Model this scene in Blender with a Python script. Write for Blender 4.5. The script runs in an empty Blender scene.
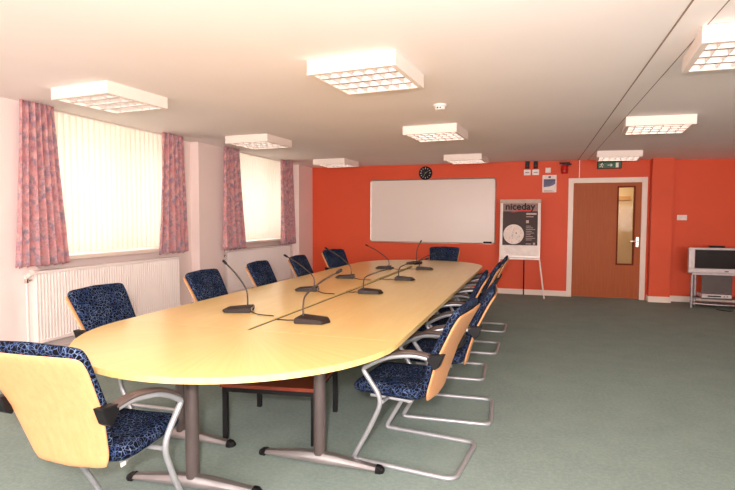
import bpy, bmesh, math, random
from mathutils import Vector, Matrix
random.seed(7)
PI = math.pi
scene = bpy.context.scene
COL = scene.collection
D = 9.79          # far (red) wall
H = 2.40          # ceiling height

# ------------------------------------------------------------------ helpers
class MB:
    """collects shapes into one mesh"""
    def __init__(self):
        self.bm = bmesh.new()
    def box(self, c, s, rz=0.0, bevel=0.0, rx=0.0, ry=0.0):
        r = bmesh.ops.create_cube(self.bm, size=1.0)
        vs = r['verts']
        for v in vs:
            v.co = Vector((v.co.x*s[0], v.co.y*s[1], v.co.z*s[2]))
        if bevel:
            es = list({e for v in vs for e in v.link_edges})
            q = bmesh.ops.bevel(self.bm, geom=es, offset=bevel, segments=2, affect='EDGES', profile=0.5)
            vs = list({v for f in q['faces'] for v in f.verts} | {v for v in vs if v.is_valid})
        m = Matrix.Translation(Vector(c)) @ Matrix.Rotation(rz, 4, 'Z') @ Matrix.Rotation(ry, 4, 'Y') @ Matrix.Rotation(rx, 4, 'X')
        for v in vs:
            v.co = m @ v.co
        return self
    def span(self, a, b, bevel=0.0):
        c = [(a[i]+b[i])/2 for i in range(3)]
        s = [abs(b[i]-a[i]) for i in range(3)]
        return self.box(c, s, bevel=bevel)
    def cyl(self, a, b, r, r2=None, n=20, caps=True):
        a, b = Vector(a), Vector(b)
        d = b-a
        q = bmesh.ops.create_cone(self.bm, cap_ends=caps, cap_tris=False, segments=n, radius1=r, radius2=r if r2 is None else r2, depth=d.length)
        m = Matrix.Translation((a+b)/2) @ d.to_track_quat('Z', 'Y').to_matrix().to_4x4()
        for v in q['verts']:
            v.co = m @ v.co
        return self
    def tube(self, pts, r, n=12, closed=False, flat=1.0, up=None):
        pts = [Vector(p) for p in pts]
        N = len(pts)
        rings = []
        prev = None
        for i, p in enumerate(pts):
            if closed:
                t = pts[(i+1) % N]-pts[i-1]
            else:
                t = pts[min(i+1, N-1)]-pts[max(i-1, 0)]
            t.normalize()
            if prev is None:
                ref = Vector(up) if up else (Vector((0, 0, 1)) if abs(t.z) < .9 else Vector((1, 0, 0)))
                u = ref - t*ref.dot(t)
            else:
                u = prev - t*prev.dot(t)
            u.normalize()
            prev = u
            w = t.cross(u)
            rr = r[i] if isinstance(r, (list, tuple)) else r
            rings.append([self.bm.verts.new(p+(u*math.cos(a)*rr*flat+w*math.sin(a)*rr)) for a in [2*PI*k/n for k in range(n)]])
        M = N if closed else N-1
        for i in range(M):
            A, B = rings[i], rings[(i+1) % N]
            for k in range(n):
                self.bm.faces.new((A[k], A[(k+1) % n], B[(k+1) % n], B[k]))
        if not closed:
            self.bm.faces.new(rings[0][::-1])
            self.bm.faces.new(rings[-1])
        return self
    def prism(self, outline, z0, z1, bevel=0.0):
        bot = [self.bm.verts.new((x, y, z0)) for x, y in outline]
        top = [self.bm.verts.new((x, y, z1)) for x, y in outline]
        n = len(outline)
        self.bm.faces.new(bot[::-1])
        ft = self.bm.faces.new(top)
        for i in range(n):
            self.bm.faces.new((bot[i], bot[(i+1) % n], top[(i+1) % n], top[i]))
        if bevel:
            bmesh.ops.bevel(self.bm, geom=list(ft.edges), offset=bevel, segments=2, affect='EDGES', profile=.5)
        return self
    def lathe(self, prof, n=28, c=(0, 0, 0)):
        rings = []
        for r, z in prof:
            rings.append([self.bm.verts.new((c[0]+r*math.cos(2*PI*k/n), c[1]+r*math.sin(2*PI*k/n), c[2]+z)) for k in range(n)])
        for A, B in zip(rings, rings[1:]):
            for k in range(n):
                self.bm.faces.new((A[k], A[(k+1) % n], B[(k+1) % n], B[k]))
        self.bm.faces.new(rings[0][::-1]); self.bm.faces.new(rings[-1])
        return self
    def slab(self, fn, T, n=7.0, rings=10, seg=56, ef=4.0):
        """soft slab: fn(u,v)->(centre point, unit normal); squared-off disc outline"""
        def outline(a):
            c, s = math.cos(a), math.sin(a)
            return (math.copysign(abs(c)**(2/n), c), math.copysign(abs(s)**(2/n), s))
        sides = []
        for sg in (1, -1):
            c, nr = fn(0, 0)
            rows = [[self.bm.verts.new(Vector(c)+Vector(nr)*T/2*sg)]]
            for i in range(1, rings+1):
                rad = math.sin(i/rings*PI/2)
                t = (max(0.0, 1-rad**(ef*2)))**.5 if i < rings else 0
                row = []
                for k in range(seg):
                    if i == rings and sg == -1:
                        row.append(sides[0][rings][k]); continue
                    u, v = outline(2*PI*k/seg)
                    c, nr = fn(u*rad, v*rad)
                    row.append(self.bm.verts.new(Vector(c)+Vector(nr)*T/2*t*sg))
                rows.append(row)
            sides.append(rows)
            for k in range(seg):
                f = (rows[0][0], rows[1][k], rows[1][(k+1) % seg])
                self.bm.faces.new(f)
                for i in range(1, rings):
                    self.bm.faces.new((rows[i][k], rows[i+1][k], rows[i+1][(k+1) % seg], rows[i][(k+1) % seg]))
        return self
    def xform(self, m):
        self.bm.transform(m); return self
    def build(self, name, mat, parent=None, smooth=False, angle=0.6):
        bmesh.ops.recalc_face_normals(self.bm, faces=self.bm.faces)
        me = bpy.data.meshes.new(name)
        if smooth:
            for f in self.bm.faces: f.smooth = True
            for e in self.bm.edges:
                if len(e.link_faces) == 2 and e.calc_face_angle(0) > angle: e.smooth = False
        self.bm.to_mesh(me); self.bm.free()
        o = bpy.data.objects.new(name, me)
        if mat: me.materials.append(mat)
        COL.objects.link(o)
        if parent: o.parent = parent
        return o

def tag(o, label=None, cat=None, group=None, kind=None):
    if label: o['label'] = label
    if cat: o['category'] = cat
    if group: o['group'] = group
    if kind: o['kind'] = kind
    return o
def struct(o):
    o['kind'] = 'structure'; return o
def empty(name, loc, rz=0.0, label=None, cat=None, group=None):
    o = bpy.data.objects.new(name, None); COL.objects.link(o)
    o.empty_display_size = .1
    o.location = loc; o.rotation_euler = (0, 0, rz)
    return tag(o, label, cat, group)
def copy_tree(o, parent=None):
    c = o.copy(); COL.objects.link(c)
    if parent: c.parent = parent
    for ch in [x for x in COL.objects if x.parent == o]:
        copy_tree(ch, c)
    return c
def smooth_path(P, k=6):
    P = [Vector(p) for p in P]; out = []
    for i in range(len(P)-1):
        p0, p1, p2, p3 = P[max(i-1, 0)], P[i], P[i+1], P[min(i+2, len(P)-1)]
        for j in range(k):
            t = j/k
            out.append(.5*((2*p1)+(p2-p0)*t+(2*p0-5*p1+4*p2-p3)*t*t+(-p0+3*p1-3*p2+p3)*t**3))
    out.append(P[-1]); return out
def fillet(P, r, k=6):
    """polyline with rounded corners"""
    P = [Vector(p) for p in P]; out = [P[0]]
    for i in range(1, len(P)-1):
        a = (P[i-1]-P[i]); b = (P[i+1]-P[i])
        rr = min(r[i] if isinstance(r, list) else r, a.length*.48, b.length*.48)
        A = P[i]+a.normalized()*rr; B = P[i]+b.normalized()*rr
        for j in range(k+1):
            t = j/k
            out.append(A*(1-t)**2+P[i]*2*t*(1-t)+B*t*t)
    out.append(P[-1]); return out
def text_mesh(name, body, size, mat, parent, mtx, bold=0.0, ext=.001, sx=1.0):
    cu = bpy.data.curves.new(name, 'FONT'); cu.body = body; cu.size = size
    cu.extrude = ext; cu.align_x = 'CENTER'; cu.align_y = 'CENTER'
    t = bpy.data.objects.new(name+'_curve', cu); COL.objects.link(t)
    dg = bpy.context.evaluated_depsgraph_get()
    me = bpy.data.meshes.new_from_object(t.evaluated_get(dg))
    bpy.data.objects.remove(t)
    if bold:                                  # heavier strokes: the letters doubled a hair apart
        bt = bmesh.new()
        for dx, dy in ((-bold, 0), (bold, 0), (0, bold), (0, -bold)):
            c = me.copy(); c.transform(Matrix.Translation((dx, dy, 0))); bt.from_mesh(c); bpy.data.meshes.remove(c)
        bt.to_mesh(me); bt.free()
    me.transform(mtx @ Matrix.Diagonal((sx, 1, 1, 1)))
    me.materials.clear(); me.materials.append(mat)
    o = bpy.data.objects.new(name, me); COL.objects.link(o); o.parent = parent
    return o

# ------------------------------------------------------------------ materials
def lin(c):
    return tuple((x/12.92 if x <= .04045 else ((x+.055)/1.055)**2.4) for x in c)+(1,)
def hexc(r, g, b): return lin((r/255, g/255, b/255))
class M:
    def __init__(self, name, base=(.8, .8, .8, 1), rough=.5, metal=0.0, spec=.5, coat=0.0):
        self.m = bpy.data.materials.new(name); self.m.use_nodes = True
        self.nt = self.m.node_tree; self.b = self.nt.nodes['Principled BSDF']
        self.set('Base Color', base); self.set('Roughness', rough); self.set('Metallic', metal)
        self.set('Specular IOR Level', spec); self.set('Coat Weight', coat)
    def set(self, k, v): self.b.inputs[k].default_value = v
    def n(self, t, **kw):
        q = self.nt.nodes.new(t)
        for k, v in kw.items():
            if k in q.inputs: q.inputs[k].default_value = v
            else: setattr(q, k, v)
        return q
    def l(self, a, b): self.nt.links.new(a, b)
    def coord(self, out='Object', scale=(1, 1, 1)):
        t = self.n('ShaderNodeTexCoord'); mp = self.n('ShaderNodeMapping')
        mp.inputs['Scale'].default_value = scale
        self.l(t.outputs[out], mp.inputs['Vector']); return mp.outputs['Vector']
    def noise(self, vec, scale, detail=3, rough=.5):
        q = self.n('ShaderNodeTexNoise'); q.inputs['Scale'].default_value = scale
        q.inputs['Detail'].default_value = detail; q.inputs['Roughness'].default_value = rough
        self.l(vec, q.inputs['Vector']); return q.outputs['Fac']
    def ramp(self, fac, stops, interp='LINEAR'):
        q = self.n('ShaderNodeValToRGB'); cr = q.color_ramp; cr.interpolation = interp
        while len(cr.elements) < len(stops): cr.elements.new(.5)
        for e, (p, c) in zip(cr.elements, stops): e.position = p; e.color = c
        self.l(fac, q.inputs['Fac']); return q.outputs['Color']
    def mix(self, fac, a, b, mode='MIX'):
        q = self.n('ShaderNodeMix'); q.data_type = 'RGBA'; q.blend_type = mode
        for s, v in ((0, fac), (6, a), (7, b)):
            if hasattr(v, 'is_linked') or hasattr(v, 'links'): self.l(v, q.inputs[s])
            else: q.inputs[s].default_value = v
        return q.outputs[2]
    def bump(self, h, strength=.2, dist=.01):
        q = self.n('ShaderNodeBump'); q.inputs['Strength'].default_value = strength; q.inputs['Distance'].default_value = dist
        self.l(h, q.inputs['Height']); self.l(q.outputs['Normal'], self.b.inputs['Normal'])
    def color(self, s): self.l(s, self.b.inputs['Base Color'])

def painted(name, c, rough=.6, var=.03, sc=2.0, bump=.03):
    m = M(name, c, rough, spec=.3)
    v = m.coord(); n = m.noise(v, sc, 4)
    a = tuple(x*(1-var) for x in c[:3])+(1,); b = tuple(min(1, x*(1+var)) for x in c[:3])+(1,)
    m.color(m.ramp(n, [(.3, a), (.7, b)]))
    if bump: m.bump(m.noise(v, 220, 2), bump, .002)
    return m.m
def plain(name, c, rough=.5, metal=0.0, spec=.5, coat=0.0):
    m = M(name, c, rough, metal, spec, coat)
    v = m.coord(); n = m.noise(v, 14, 3)
    a = tuple(x*.94 for x in c[:3])+(1,); b = tuple(min(1, x*1.05) for x in c[:3])+(1,)
    m.color(m.ramp(n, [(.35, a), (.65, b)]))
    return m.m
def emit(name, c, s):
    m = bpy.data.materials.new(name); m.use_nodes = True; nt = m.node_tree; nt.nodes.clear()
    e = nt.nodes.new('ShaderNodeEmission'); e.inputs['Color'].default_value = c; e.inputs['Strength'].default_value = s
    o = nt.nodes.new('ShaderNodeOutputMaterial'); nt.links.new(e.outputs[0], o.inputs[0]); return m

def wood(name, c1, c2, scale=(1.5, 18, 18), rough=.35, coat=.2, axis_noise=6.0, spec=.4):
    m = M(name, c1, rough, coat=coat, spec=spec); m.set('Coat Roughness', .2)
    v = m.coord('Object', scale)
    n = m.noise(v, axis_noise, 6, .6)
    fine = m.noise(m.coord('Object', tuple(s*4 for s in scale)), axis_noise, 3)
    col = m.ramp(n, [(.3, c1), (.72, c2)])
    dark = tuple(x*.82 for x in c1[:3])+(1,)
    m.color(m.mix(m.ramp(fine, [(.45, (0, 0, 0, 1)), (.75, (.45, .45, .45, 1))]), col, dark))
    return m.m

MAT = {}
MAT['ceiling'] = painted('ceiling_paint', hexc(251, 241, 236), .8, .02, 1.2, .02)
MAT['seam'] = plain('ceiling_seam', hexc(150, 125, 110), .8)
MAT['strip'] = painted('ceiling_strip_paint', hexc(251, 241, 236), .7, .02)
MAT['red'] = painted('red_wall_paint', hexc(224, 86, 50), .55, .03, 1.5)
MAT['pink'] = painted('pale_pink_wall_paint', hexc(250, 231, 225), .65, .02, 1.5)
MAT['white_gloss'] = painted('white_gloss_paint', hexc(240, 222, 208), .35, .02, 4, .0)
MAT['cream'] = painted('corridor_cream_paint', hexc(235, 215, 165), .6, .03)
MAT['rad'] = painted('radiator_enamel', hexc(248, 236, 230), .4, .02, 3, 0)
MAT['plastic_white'] = plain('white_plastic', hexc(240, 228, 220), .4)
MAT['plastic_black'] = plain('black_plastic', (.007, .007, .008, 1), .5, 0, .25)
MAT['plastic_grey'] = plain('grey_brown_plastic', hexc(82, 70, 66), .4, 0, .3)
MAT['charcoal'] = plain('charcoal_metal', hexc(92, 82, 80), .4, .25)
MAT['mic'] = plain('dark_brown_plastic', hexc(46, 36, 33), .5, 0, .2)
MAT['neck'] = plain('dark_gooseneck', hexc(52, 42, 38), .4, .2)
MAT['mic_panel'] = plain('grey_panel_plastic', hexc(150, 138, 134), .4, 0, .3)
MAT['silver'] = plain('silver_tube', hexc(172, 174, 178), .36, .45)
MAT['foot'] = plain('brushed_foot_metal', hexc(138, 134, 134), .34, .6)
MAT['chrome'] = plain('polished_metal', hexc(215, 205, 198), .16, 1.0)
MAT['alu'] = plain('aluminium_frame', hexc(190, 176, 166), .35, .8)
MAT['board'] = painted('whiteboard_enamel', hexc(236, 222, 212), .22, .01, 1, 0)
MAT['paper'] = plain('white_paper', hexc(242, 230, 222), .7)
MAT['tv_silver'] = plain('television_silver', hexc(205, 194, 194), .35, .25)
MAT['screen'] = plain('dark_screen_glass', (.012, .010, .010, 1), .2, 0, .25)
MAT['red_plastic'] = plain('red_plastic', hexc(190, 18, 14), .3)
MAT['beech'] = wood('beech_ply', hexc(218, 154, 104), hexc(225, 166, 116), (14, 14, 1.2), .38, .15, 3.0)
MAT['beech_edge'] = wood('beech_edge', hexc(222, 172, 108), hexc(235, 190, 128), (10, 10, 30), .4, .1, 3.0)
MAT['door'] = wood('red_brown_door_veneer', hexc(166, 80, 34), hexc(178, 92, 42), (20, 20, 1.0), .5, .0, 2.5, .25)
MAT['door_edge'] = wood('dark_door_bead', hexc(112, 46, 22), hexc(126, 54, 28), (20, 20, 2), .6, .0, spec=.1)
MAT['stool'] = wood('mahogany_top', hexc(120, 48, 30), hexc(140, 60, 38), (2, 20, 20), .35, .2)

# table veneer : maple, long grain; D-ends have wedges fanning out
def table_mat(name, fan=False):
    m = M(name, hexc(244, 206, 124), .3, coat=.25); m.set('Coat Roughness', .18)
    if fan:
        v = m.coord('Object'); sep = m.n('ShaderNodeSeparateXYZ'); m.l(v, sep.inputs[0])
        at = m.n('ShaderNodeMath', operation='ARCTAN2'); m.l(sep.outputs['Y'], at.inputs[0]); m.l(sep.outputs['X'], at.inputs[1])
        mul = m.n('ShaderNodeMath', operation='MULTIPLY'); mul.inputs[1].default_value = 12/PI; m.l(at.outputs[0], mul.inputs[0])
        fl = m.n('ShaderNodeMath', operation='FLOOR'); m.l(mul.outputs[0], fl.inputs[0])
        wn = m.n('ShaderNodeTexWhiteNoise'); wn.noise_dimensions = '1D'; m.l(fl.outputs[0], wn.inputs['W'])
        cb = m.n('ShaderNodeCombineXYZ'); m.l(at.outputs[0], cb.inputs['X'])
        n = m.noise(cb.outputs[0], 26, 4)
        base = m.ramp(n, [(.3, hexc(232, 198, 124)), (.7, hexc(240, 211, 142))])
        tint = m.ramp(wn.outputs['Value'], [(0, (.93, .92, .88, 1)), (1, (1, 1, 1, 1))])
        m.color(m.mix(1.0, base, tint, 'MULTIPLY'))
    else:
        v = m.coord('Object', (9, .8, 9)); n = m.noise(v, 3.0, 6, .6)
        big = m.noise(m.coord('Object', (1.6, .25, 1)), 2.0, 2)
        base = m.ramp(n, [(.3, hexc(232, 198, 124)), (.72, hexc(240, 211, 142))])
        m.color(m.mix(m.ramp(big, [(.4, (0, 0, 0, 1)), (.6, (.5, .5, .5, 1))]), base, hexc(230, 194, 126)))
    return m.m
MAT['table'] = table_mat('maple_veneer'); MAT['table_fan'] = table_mat('maple_veneer_fan', True)

# carpet
m = M('grey_green_carpet', rough=.95, spec=.1)
v = m.coord(); n1 = m.noise(v, 3.5, 5, .65); n2 = m.noise(v, 190, 2, .7); n3 = m.noise(v, 45, 3)
c = m.ramp(n1, [(.3, hexc(132, 150, 143)), (.7, hexc(145, 163, 156))])
c = m.mix(m.ramp(n2, [(.35, (0, 0, 0, 1)), (.65, (.6, .6, .6, 1))]), c, hexc(113, 131, 124))
c = m.mix(m.ramp(n3, [(.4, (0, 0, 0, 1)), (.7, (.35, .35, .35, 1))]), c, hexc(160, 172, 167))
m.color(c); m.bump(n2, .5, .004); MAT['carpet'] = m.m

# chair fabric : navy with tangled pale-blue scribble
m = M('navy_scribble_fabric', rough=1.0, spec=.05)
v = m.coord()
nz = m.n('ShaderNodeTexNoise'); nz.inputs['Scale'].default_value = 16; m.l(v, nz.inputs['Vector'])
sub = m.n('ShaderNodeVectorMath', operation='SCALE'); sub.inputs['Scale'].default_value = .045; m.l(nz.outputs['Color'], sub.inputs[0])
add = m.n('ShaderNodeVectorMath', operation='ADD'); m.l(v, add.inputs[0]); m.l(sub.outputs[0], add.inputs[1])
masks = []
for sc, w in ((46, .04), (33, .032)):
    vo = m.n('ShaderNodeTexVoronoi', feature='DISTANCE_TO_EDGE'); vo.inputs['Scale'].default_value = sc
    m.l(add.outputs[0], vo.inputs['Vector'])
    masks.append(m.ramp(vo.outputs['Distance'], [(w*.5, (1, 1, 1, 1)), (w*1.3, (0, 0, 0, 1))]))
tone = m.ramp(m.noise(v, 9, 2), [(.35, hexc(50, 72, 108)), (.65, hexc(104, 122, 150))])
c = m.mix(masks[0], hexc(16, 17, 25), tone)
c = m.mix(m.mix(.75, (0, 0, 0, 1), masks[1], 'MIX'), c, hexc(50, 68, 112))
m.color(c); m.bump(m.noise(v, 420, 2), .3, .002); MAT['fabric'] = m.m

# curtain fabric : dusty pink with grey-blue smudges
m = M('pink_curtain_fabric', rough=.85, spec=.15)
v = m.coord('Object', (1, 1, .8)); a = m.noise(v, 16, 4, .6); b = m.noise(m.coord('Object', (1, 1, .35)), 26, 3, .6)
v2 = m.coord('Object', (1, 1, .9)); d = m.noise(v2, 15, 5, .7)
c = m.ramp(a, [(.3, hexc(208, 142, 144)), (.5, hexc(219, 162, 161)), (.7, hexc(229, 186, 183))])
c = m.mix(m.ramp(b, [(.52, (0, 0, 0, 1)), (.66, (.6, .6, .6, 1))]), c, hexc(198, 120, 124))
c = m.mix(m.ramp(d, [(.47, (0, 0, 0, 1)), (.62, (.85, .85, .85, 1))]), c, hexc(142, 132, 150))
m.color(c); MAT['curtain'] = m.m
# translucency for the curtain
tr = m.n('ShaderNodeBsdfTranslucent'); m.l(c, tr.inputs['Color'])
mx = m.n('ShaderNodeMixShader'); mx.inputs[0].default_value = .12
m.l(m.b.outputs[0], mx.inputs[1]); m.l(tr.outputs[0], mx.inputs[2])
m.l(mx.outputs[0], m.nt.nodes['Material Output'].inputs['Surface'])

# blind slats : translucent cream
m = M('cream_blind_fabric', hexc(250, 240, 214), .8, spec=.1)
n = m.noise(m.coord('Object', (60, 60, 6)), 4, 3)
c = m.ramp(n, [(.3, hexc(248, 240, 220)), (.7, hexc(252, 246, 230))]); m.color(c)
tr = m.n('ShaderNodeBsdfTranslucent'); m.l(c, tr.inputs['Color'])
mx = m.n('ShaderNodeMixShader'); mx.inputs[0].default_value = .5
m.l(m.b.outputs[0], mx.inputs[1]); m.l(tr.outputs[0], mx.inputs[2])
m.l(mx.outputs[0], m.nt.nodes['Material Output'].inputs['Surface']); MAT['blind'] = m.m

def glass(name, tint=(1, 1, 1, 1), ref=.08):
    m = bpy.data.materials.new(name); m.use_nodes = True; nt = m.node_tree; nt.nodes.clear()
    t = nt.nodes.new('ShaderNodeBsdfTransparent'); t.inputs[0].default_value = tint
    g = nt.nodes.new('ShaderNodeBsdfGlossy'); g.inputs['Roughness'].default_value = .03
    mx = nt.nodes.new('ShaderNodeMixShader'); mx.inputs[0].default_value = ref
    o = nt.nodes.new('ShaderNodeOutputMaterial')
    nt.links.new(t.outputs[0], mx.inputs[1]); nt.links.new(g.outputs[0], mx.inputs[2]); nt.links.new(mx.outputs[0], o.inputs[0])
    return m
MAT['glass'] = glass('window_glass'); MAT['door_glass'] = glass('door_glass', (.95, .95, .93, 1), .004)
MAT['tube_on'] = emit('lit_fluorescent_tube', (1, .90, .80, 1), 3.6)
MAT['louvre'] = plain('bright_louvre_metal', hexc(205, 196, 192), .35, .2)
MAT['light_box'] = painted('light_casing_enamel', hexc(246, 232, 222), .45, .01, 3, 0)

# ------------------------------------------------------------------ room shell
X0, X1, Y0 = -4.37, 5.0, -2.4
struct(MB().span((-4.9, Y0-.2, -.12), (X1+.2, 11.4, 0)).build('floor', MAT['carpet']))
def zc(x): return H if x < .84 else (H-.03*(x-.84)/1.16 if x < 2 else H-.03-.018*min(1, (x-2)))
mb = MB(); pr = [(-4.9, H), (.84, H), (2.0, zc(2)), (3.0, zc(3)), (X1+.2, zc(5)), (X1+.2, H+.12), (-4.9, H+.12)]
A = [mb.bm.verts.new((x, Y0-.2, z)) for x, z in pr]; B = [mb.bm.verts.new((x, 11.4, z)) for x, z in pr]
mb.bm.faces.new(A); mb.bm.faces.new(B[::-1])
for k in range(7): mb.bm.faces.new((A[k], A[(k+1) % 7], B[(k+1) % 7], B[k]))
struct(mb.build('ceiling', MAT['ceiling']))
XR = -4.5           # recessed wall plane in the window bays
WZ0, WZ1 = 1.0, H
WIN = [(3.62, 5.50), (6.84, 8.74)]
MULL = (4.74, 8.14)
mb = MB()
mb.span((-4.78, Y0, 0), (X0, 3.6, H))                # flush stretch beside the camera
mb.span((-4.78, 6.02, 0), (X0, 6.6, H))              # pillar between the windows
mb.span((-4.78, 9.15, 0), (X0, D, H))                # corner pillar
for (a, b), (p, q) in zip(WIN, ((3.6, 6.02), (6.6, 9.15))):
    mb.span((-4.78, p, 0), (XR, q, WZ0)); 
    mb.span((-4.78, p, WZ0), (XR, a, WZ1)); mb.span((-4.78, b, WZ0), (XR, q, WZ1))
struct(mb.build('wall_left', MAT['pink']))
# far red wall with the door opening
DX0, DX1, DZ = .60, 1.72, 2.045
mb = MB()
mb.span((-4.78, D, 0), (DX0, D+.16, H)); mb.span((DX1, D, 0), (X1+.16, D+.16, H)); mb.span((DX0, D, DZ), (DX1, D+.16, H))
struct(mb.build('wall_back', MAT['red']))
struct(MB().span((1.81, D-.19, 0), (2.12, D, H)).build('wall_column', MAT['red']))
struct(MB().span((X1, Y0, 0), (X1+.16, D, H)).build('wall_right', MAT['pink']))
# wall behind the camera, with two wide openings added for extra fill light
RW = [(-3.6, -.6), (.6, 3.6)]
mb = MB()
mb.span((-4.78, Y0-.16, 0), (X1+.16, Y0, .85)); mb.span((-4.78, Y0-.16, 2.3), (X1+.16, Y0, H))
for a, b in ((-4.78, RW[0][0]), (RW[0][1], RW[1][0]), (RW[1][1], X1+.16)):
    mb.span((a, Y0-.16, .85), (b, Y0, 2.3))
struct(mb.build('wall_front', MAT['pink']))
# corridor behind the door
mb = MB()
mb.span((-.4, 11.2, 0), (3.2, 11.3, H)); mb.span((-.5, D+.16, 0), (-.4, 11.3, H)); mb.span((3.2, D+.16, 0), (3.3, 11.3, H))
struct(mb.build('wall_corridor', MAT['cream']))

# baseboards
bh, bt = .095, .016
mb = MB()
mb.span((-4.37, D-bt, 0), (.535, D, bh)); mb.span((2.12, D-bt, 0), (X1, D, bh))
mb.span((1.795, D-.19-bt, 0), (2.136, D-.19, bh)); mb.span((1.795, D-.19, 0), (1.81, D-.03, bh)); mb.span((2.12, D-.19, 0), (2.136, D-bt, bh))
struct(mb.build('baseboard_back', MAT['white_gloss']))
mb = MB()
mb.span((X0, Y0, 0), (X0+bt, 3.6, bh)); mb.span((X0, 6.02, 0), (X0+bt, 6.6, bh)); mb.span((X0, 9.15, 0), (X0+bt, D-bt, bh))
for p, q in ((3.6, 6.02), (6.6, 9.15)): mb.span((XR, p, 0), (XR+bt, q, bh))
struct(mb.build('baseboard_left', MAT['white_gloss']))

# ceiling strip with its two dark seams
struct(MB().span((.682, Y0, H-.004), (.832, D, H)).build('trim_1', MAT['strip']))
struct(MB().span((.673, Y0, H-.003), (.682, D, H)).build('trim_2', MAT['seam']))
struct(MB().span((.832, Y0, H-.003), (.840, D, H)).build('trim_3', MAT['seam']))

# ------------------------------------------------------------------ windows, blinds, curtains, radiators
def window(k, a, b, mu):
    root = empty('window_%d' % k, (-4.7, (a+b)/2, WZ0)); root['kind'] = 'structure'
    m = MB(); w = (b-a)/2; hgt = WZ1-WZ0
    f = .055
    m.span((-.03, -w, 0), (.03, w, f)); m.span((-.03, -w, hgt-f), (.03, w, hgt))
    m.span((-.03, -w, f), (.03, -w+f, hgt-f)); m.span((-.03, w-f, f), (.03, w, hgt-f))
    c = mu-(a+b)/2; m.span((-.035, c-.06, f), (.035, c+.06, hgt-f)); m.span((-.03, -w+f, hgt-.22), (.03, w-f, hgt-.13))
    m.build('window_frame', MAT['white_gloss'], root)
    MB().span((-.004, -w+f, f), (.004, w-f, hgt-f)).build('pane', MAT['glass'], root)
    MB().span((.035, -w+.002, -.045), (.325, w-.002, -.002), bevel=.008).build('window_sill', MAT['white_gloss'], root)
for i, (a, b) in enumerate(WIN): window(i+1, a, b, MULL[i])
for i, (a, b) in enumerate(RW):
    root = empty('window_%d' % (i+3), ((a+b)/2, Y0-.08, .85)); root['kind'] = 'structure'  # unseen windows, added only to let fill light in
    w = (b-a)/2; m = MB()
    for s in (-1, 1): m.span((s*w, -.03, 0), (s*(w-.06), .03, 1.45))
    m.span((-w, -.03, 0), (w, .03, .06)); m.span((-w, -.03, 1.39), (w, .03, 1.45)); m.span((-.04, -.03, .06), (.04, .03, 1.39))
    m.build('window_frame', MAT['white_gloss'], root)
    MB().span((-w+.06, -.004, .06), (w-.06, .004, 1.39)).build('pane', MAT['glass'], root)

def slat_mesh(h):
    m = MB(); bm = m.bm; n = 6; rows = []
    for z in (0, h):
        rows.append([bm.verts.new((.010*(1-((k/n)*2-1)**2), (k/n-.5)*.089, z)) for k in range(n+1)])
    for k in range(n): bm.faces.new((rows[0][k], rows[0][k+1], rows[1][k+1], rows[1][k]))
    return m
def blind(a, b, label):
    root = empty('vertical_blind', (-4.405, (a+b)/2, WZ1-.001), 0, label, 'blind', 'vertical blinds in the windows')
    w = (b-a)/2
    MB().span((-.014, -w+.02, -.016), (.014, w-.02, 0), bevel=.002).build('headrail', MAT['plastic_white'], root)
    n = int((b-a-.05)/.0715); hh = 1.362; proto = None
    for k in range(n):
        y = -w+.06+(k+.0)*((2*w-.12)/(n-1))
        if proto is None:
            o = slat_mesh(hh).build('slat', MAT['blind'], root, smooth=True); proto = o
        else:
            o = proto.copy(); COL.objects.link(o)
        o.location = (0, y, -.016-hh); o.rotation_euler = (0, 0, math.radians(-11)+random.uniform(-.015, .015))
blind(*WIN[0], 'cream vertical slat blind in the nearer, larger looking window')
blind(*WIN[1], 'cream vertical slat blind in the farther window near the red wall')

def curtain(y0t, y1t, y0b, y1b, zb, folds, label, seed):
    rnd = random.Random(seed)
    yc = (y0b+y1b)/2; xc = -4.285
    nu, nv = folds*14, 26; ztop = H-.0005
    ph = [rnd.uniform(-.9, .9) for _ in range(folds+2)]
    am = [rnd.uniform(.5, 1.3) for _ in range(folds+2)]
    m = MB(); grid = []
    for j in range(nv+1):
        t = j/nv; row = []
        for i in range(nu+1):
            u = i/nu; k = u*folds; ki = int(min(k, folds-1)); fr = k-ki
            pp = ph[ki]*(1-fr)+ph[ki+1]*fr; aa = am[ki]*(1-fr)+am[ki+1]*fr
            A = (.028+.020*t)*aa
            x = A*math.sin(2*PI*k+pp*(.3+.7*t)) + .004*math.sin(4*PI*k+3*t)
            lo = y0t+(y0b-y0t)*t**1.15; hi = y1t+(y1b-y1t)*t**1.15
            y = lo+(hi-lo)*u + .008*math.sin(2*PI*k*1.0+1.3+pp)*t
            z = ztop+(zb-ztop)*t
            if j == nv: z += .012*math.sin(2*PI*k+pp+.5)
            row.append(m.bm.verts.new((x, y-yc, z-zb)))
        grid.append(row)
    for j in range(nv):
        for i in range(nu):
            m.bm.faces.new((grid[j][i], grid[j][i+1], grid[j+1][i+1], grid[j+1][i]))
    o = m.build('curtain', MAT['curtain'], None, smooth=True, angle=3)
    md = o.modifiers.new('thickness', 'SOLIDIFY'); md.thickness = .003
    o.location = (xc, yc, zb)
    tag(o, label, 'curtain', 'pink patterned curtains')
curtain(3.40, 3.73, 3.32, 3.845, .935, 6, 'pink patterned curtain at far left, above the radiator valve', 1)
curtain(5.20, 5.59, 5.11, 5.64, .935, 5, 'pink patterned curtain at right edge of the nearer window', 2)
curtain(6.50, 6.92, 6.46, 7.10, .905, 5, 'pink patterned curtain at left edge of the farther window', 3)
curtain(8.24, 8.72, 8.26, 8.84, .90, 5, 'pink patterned curtain nearest the red wall', 4)

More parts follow.
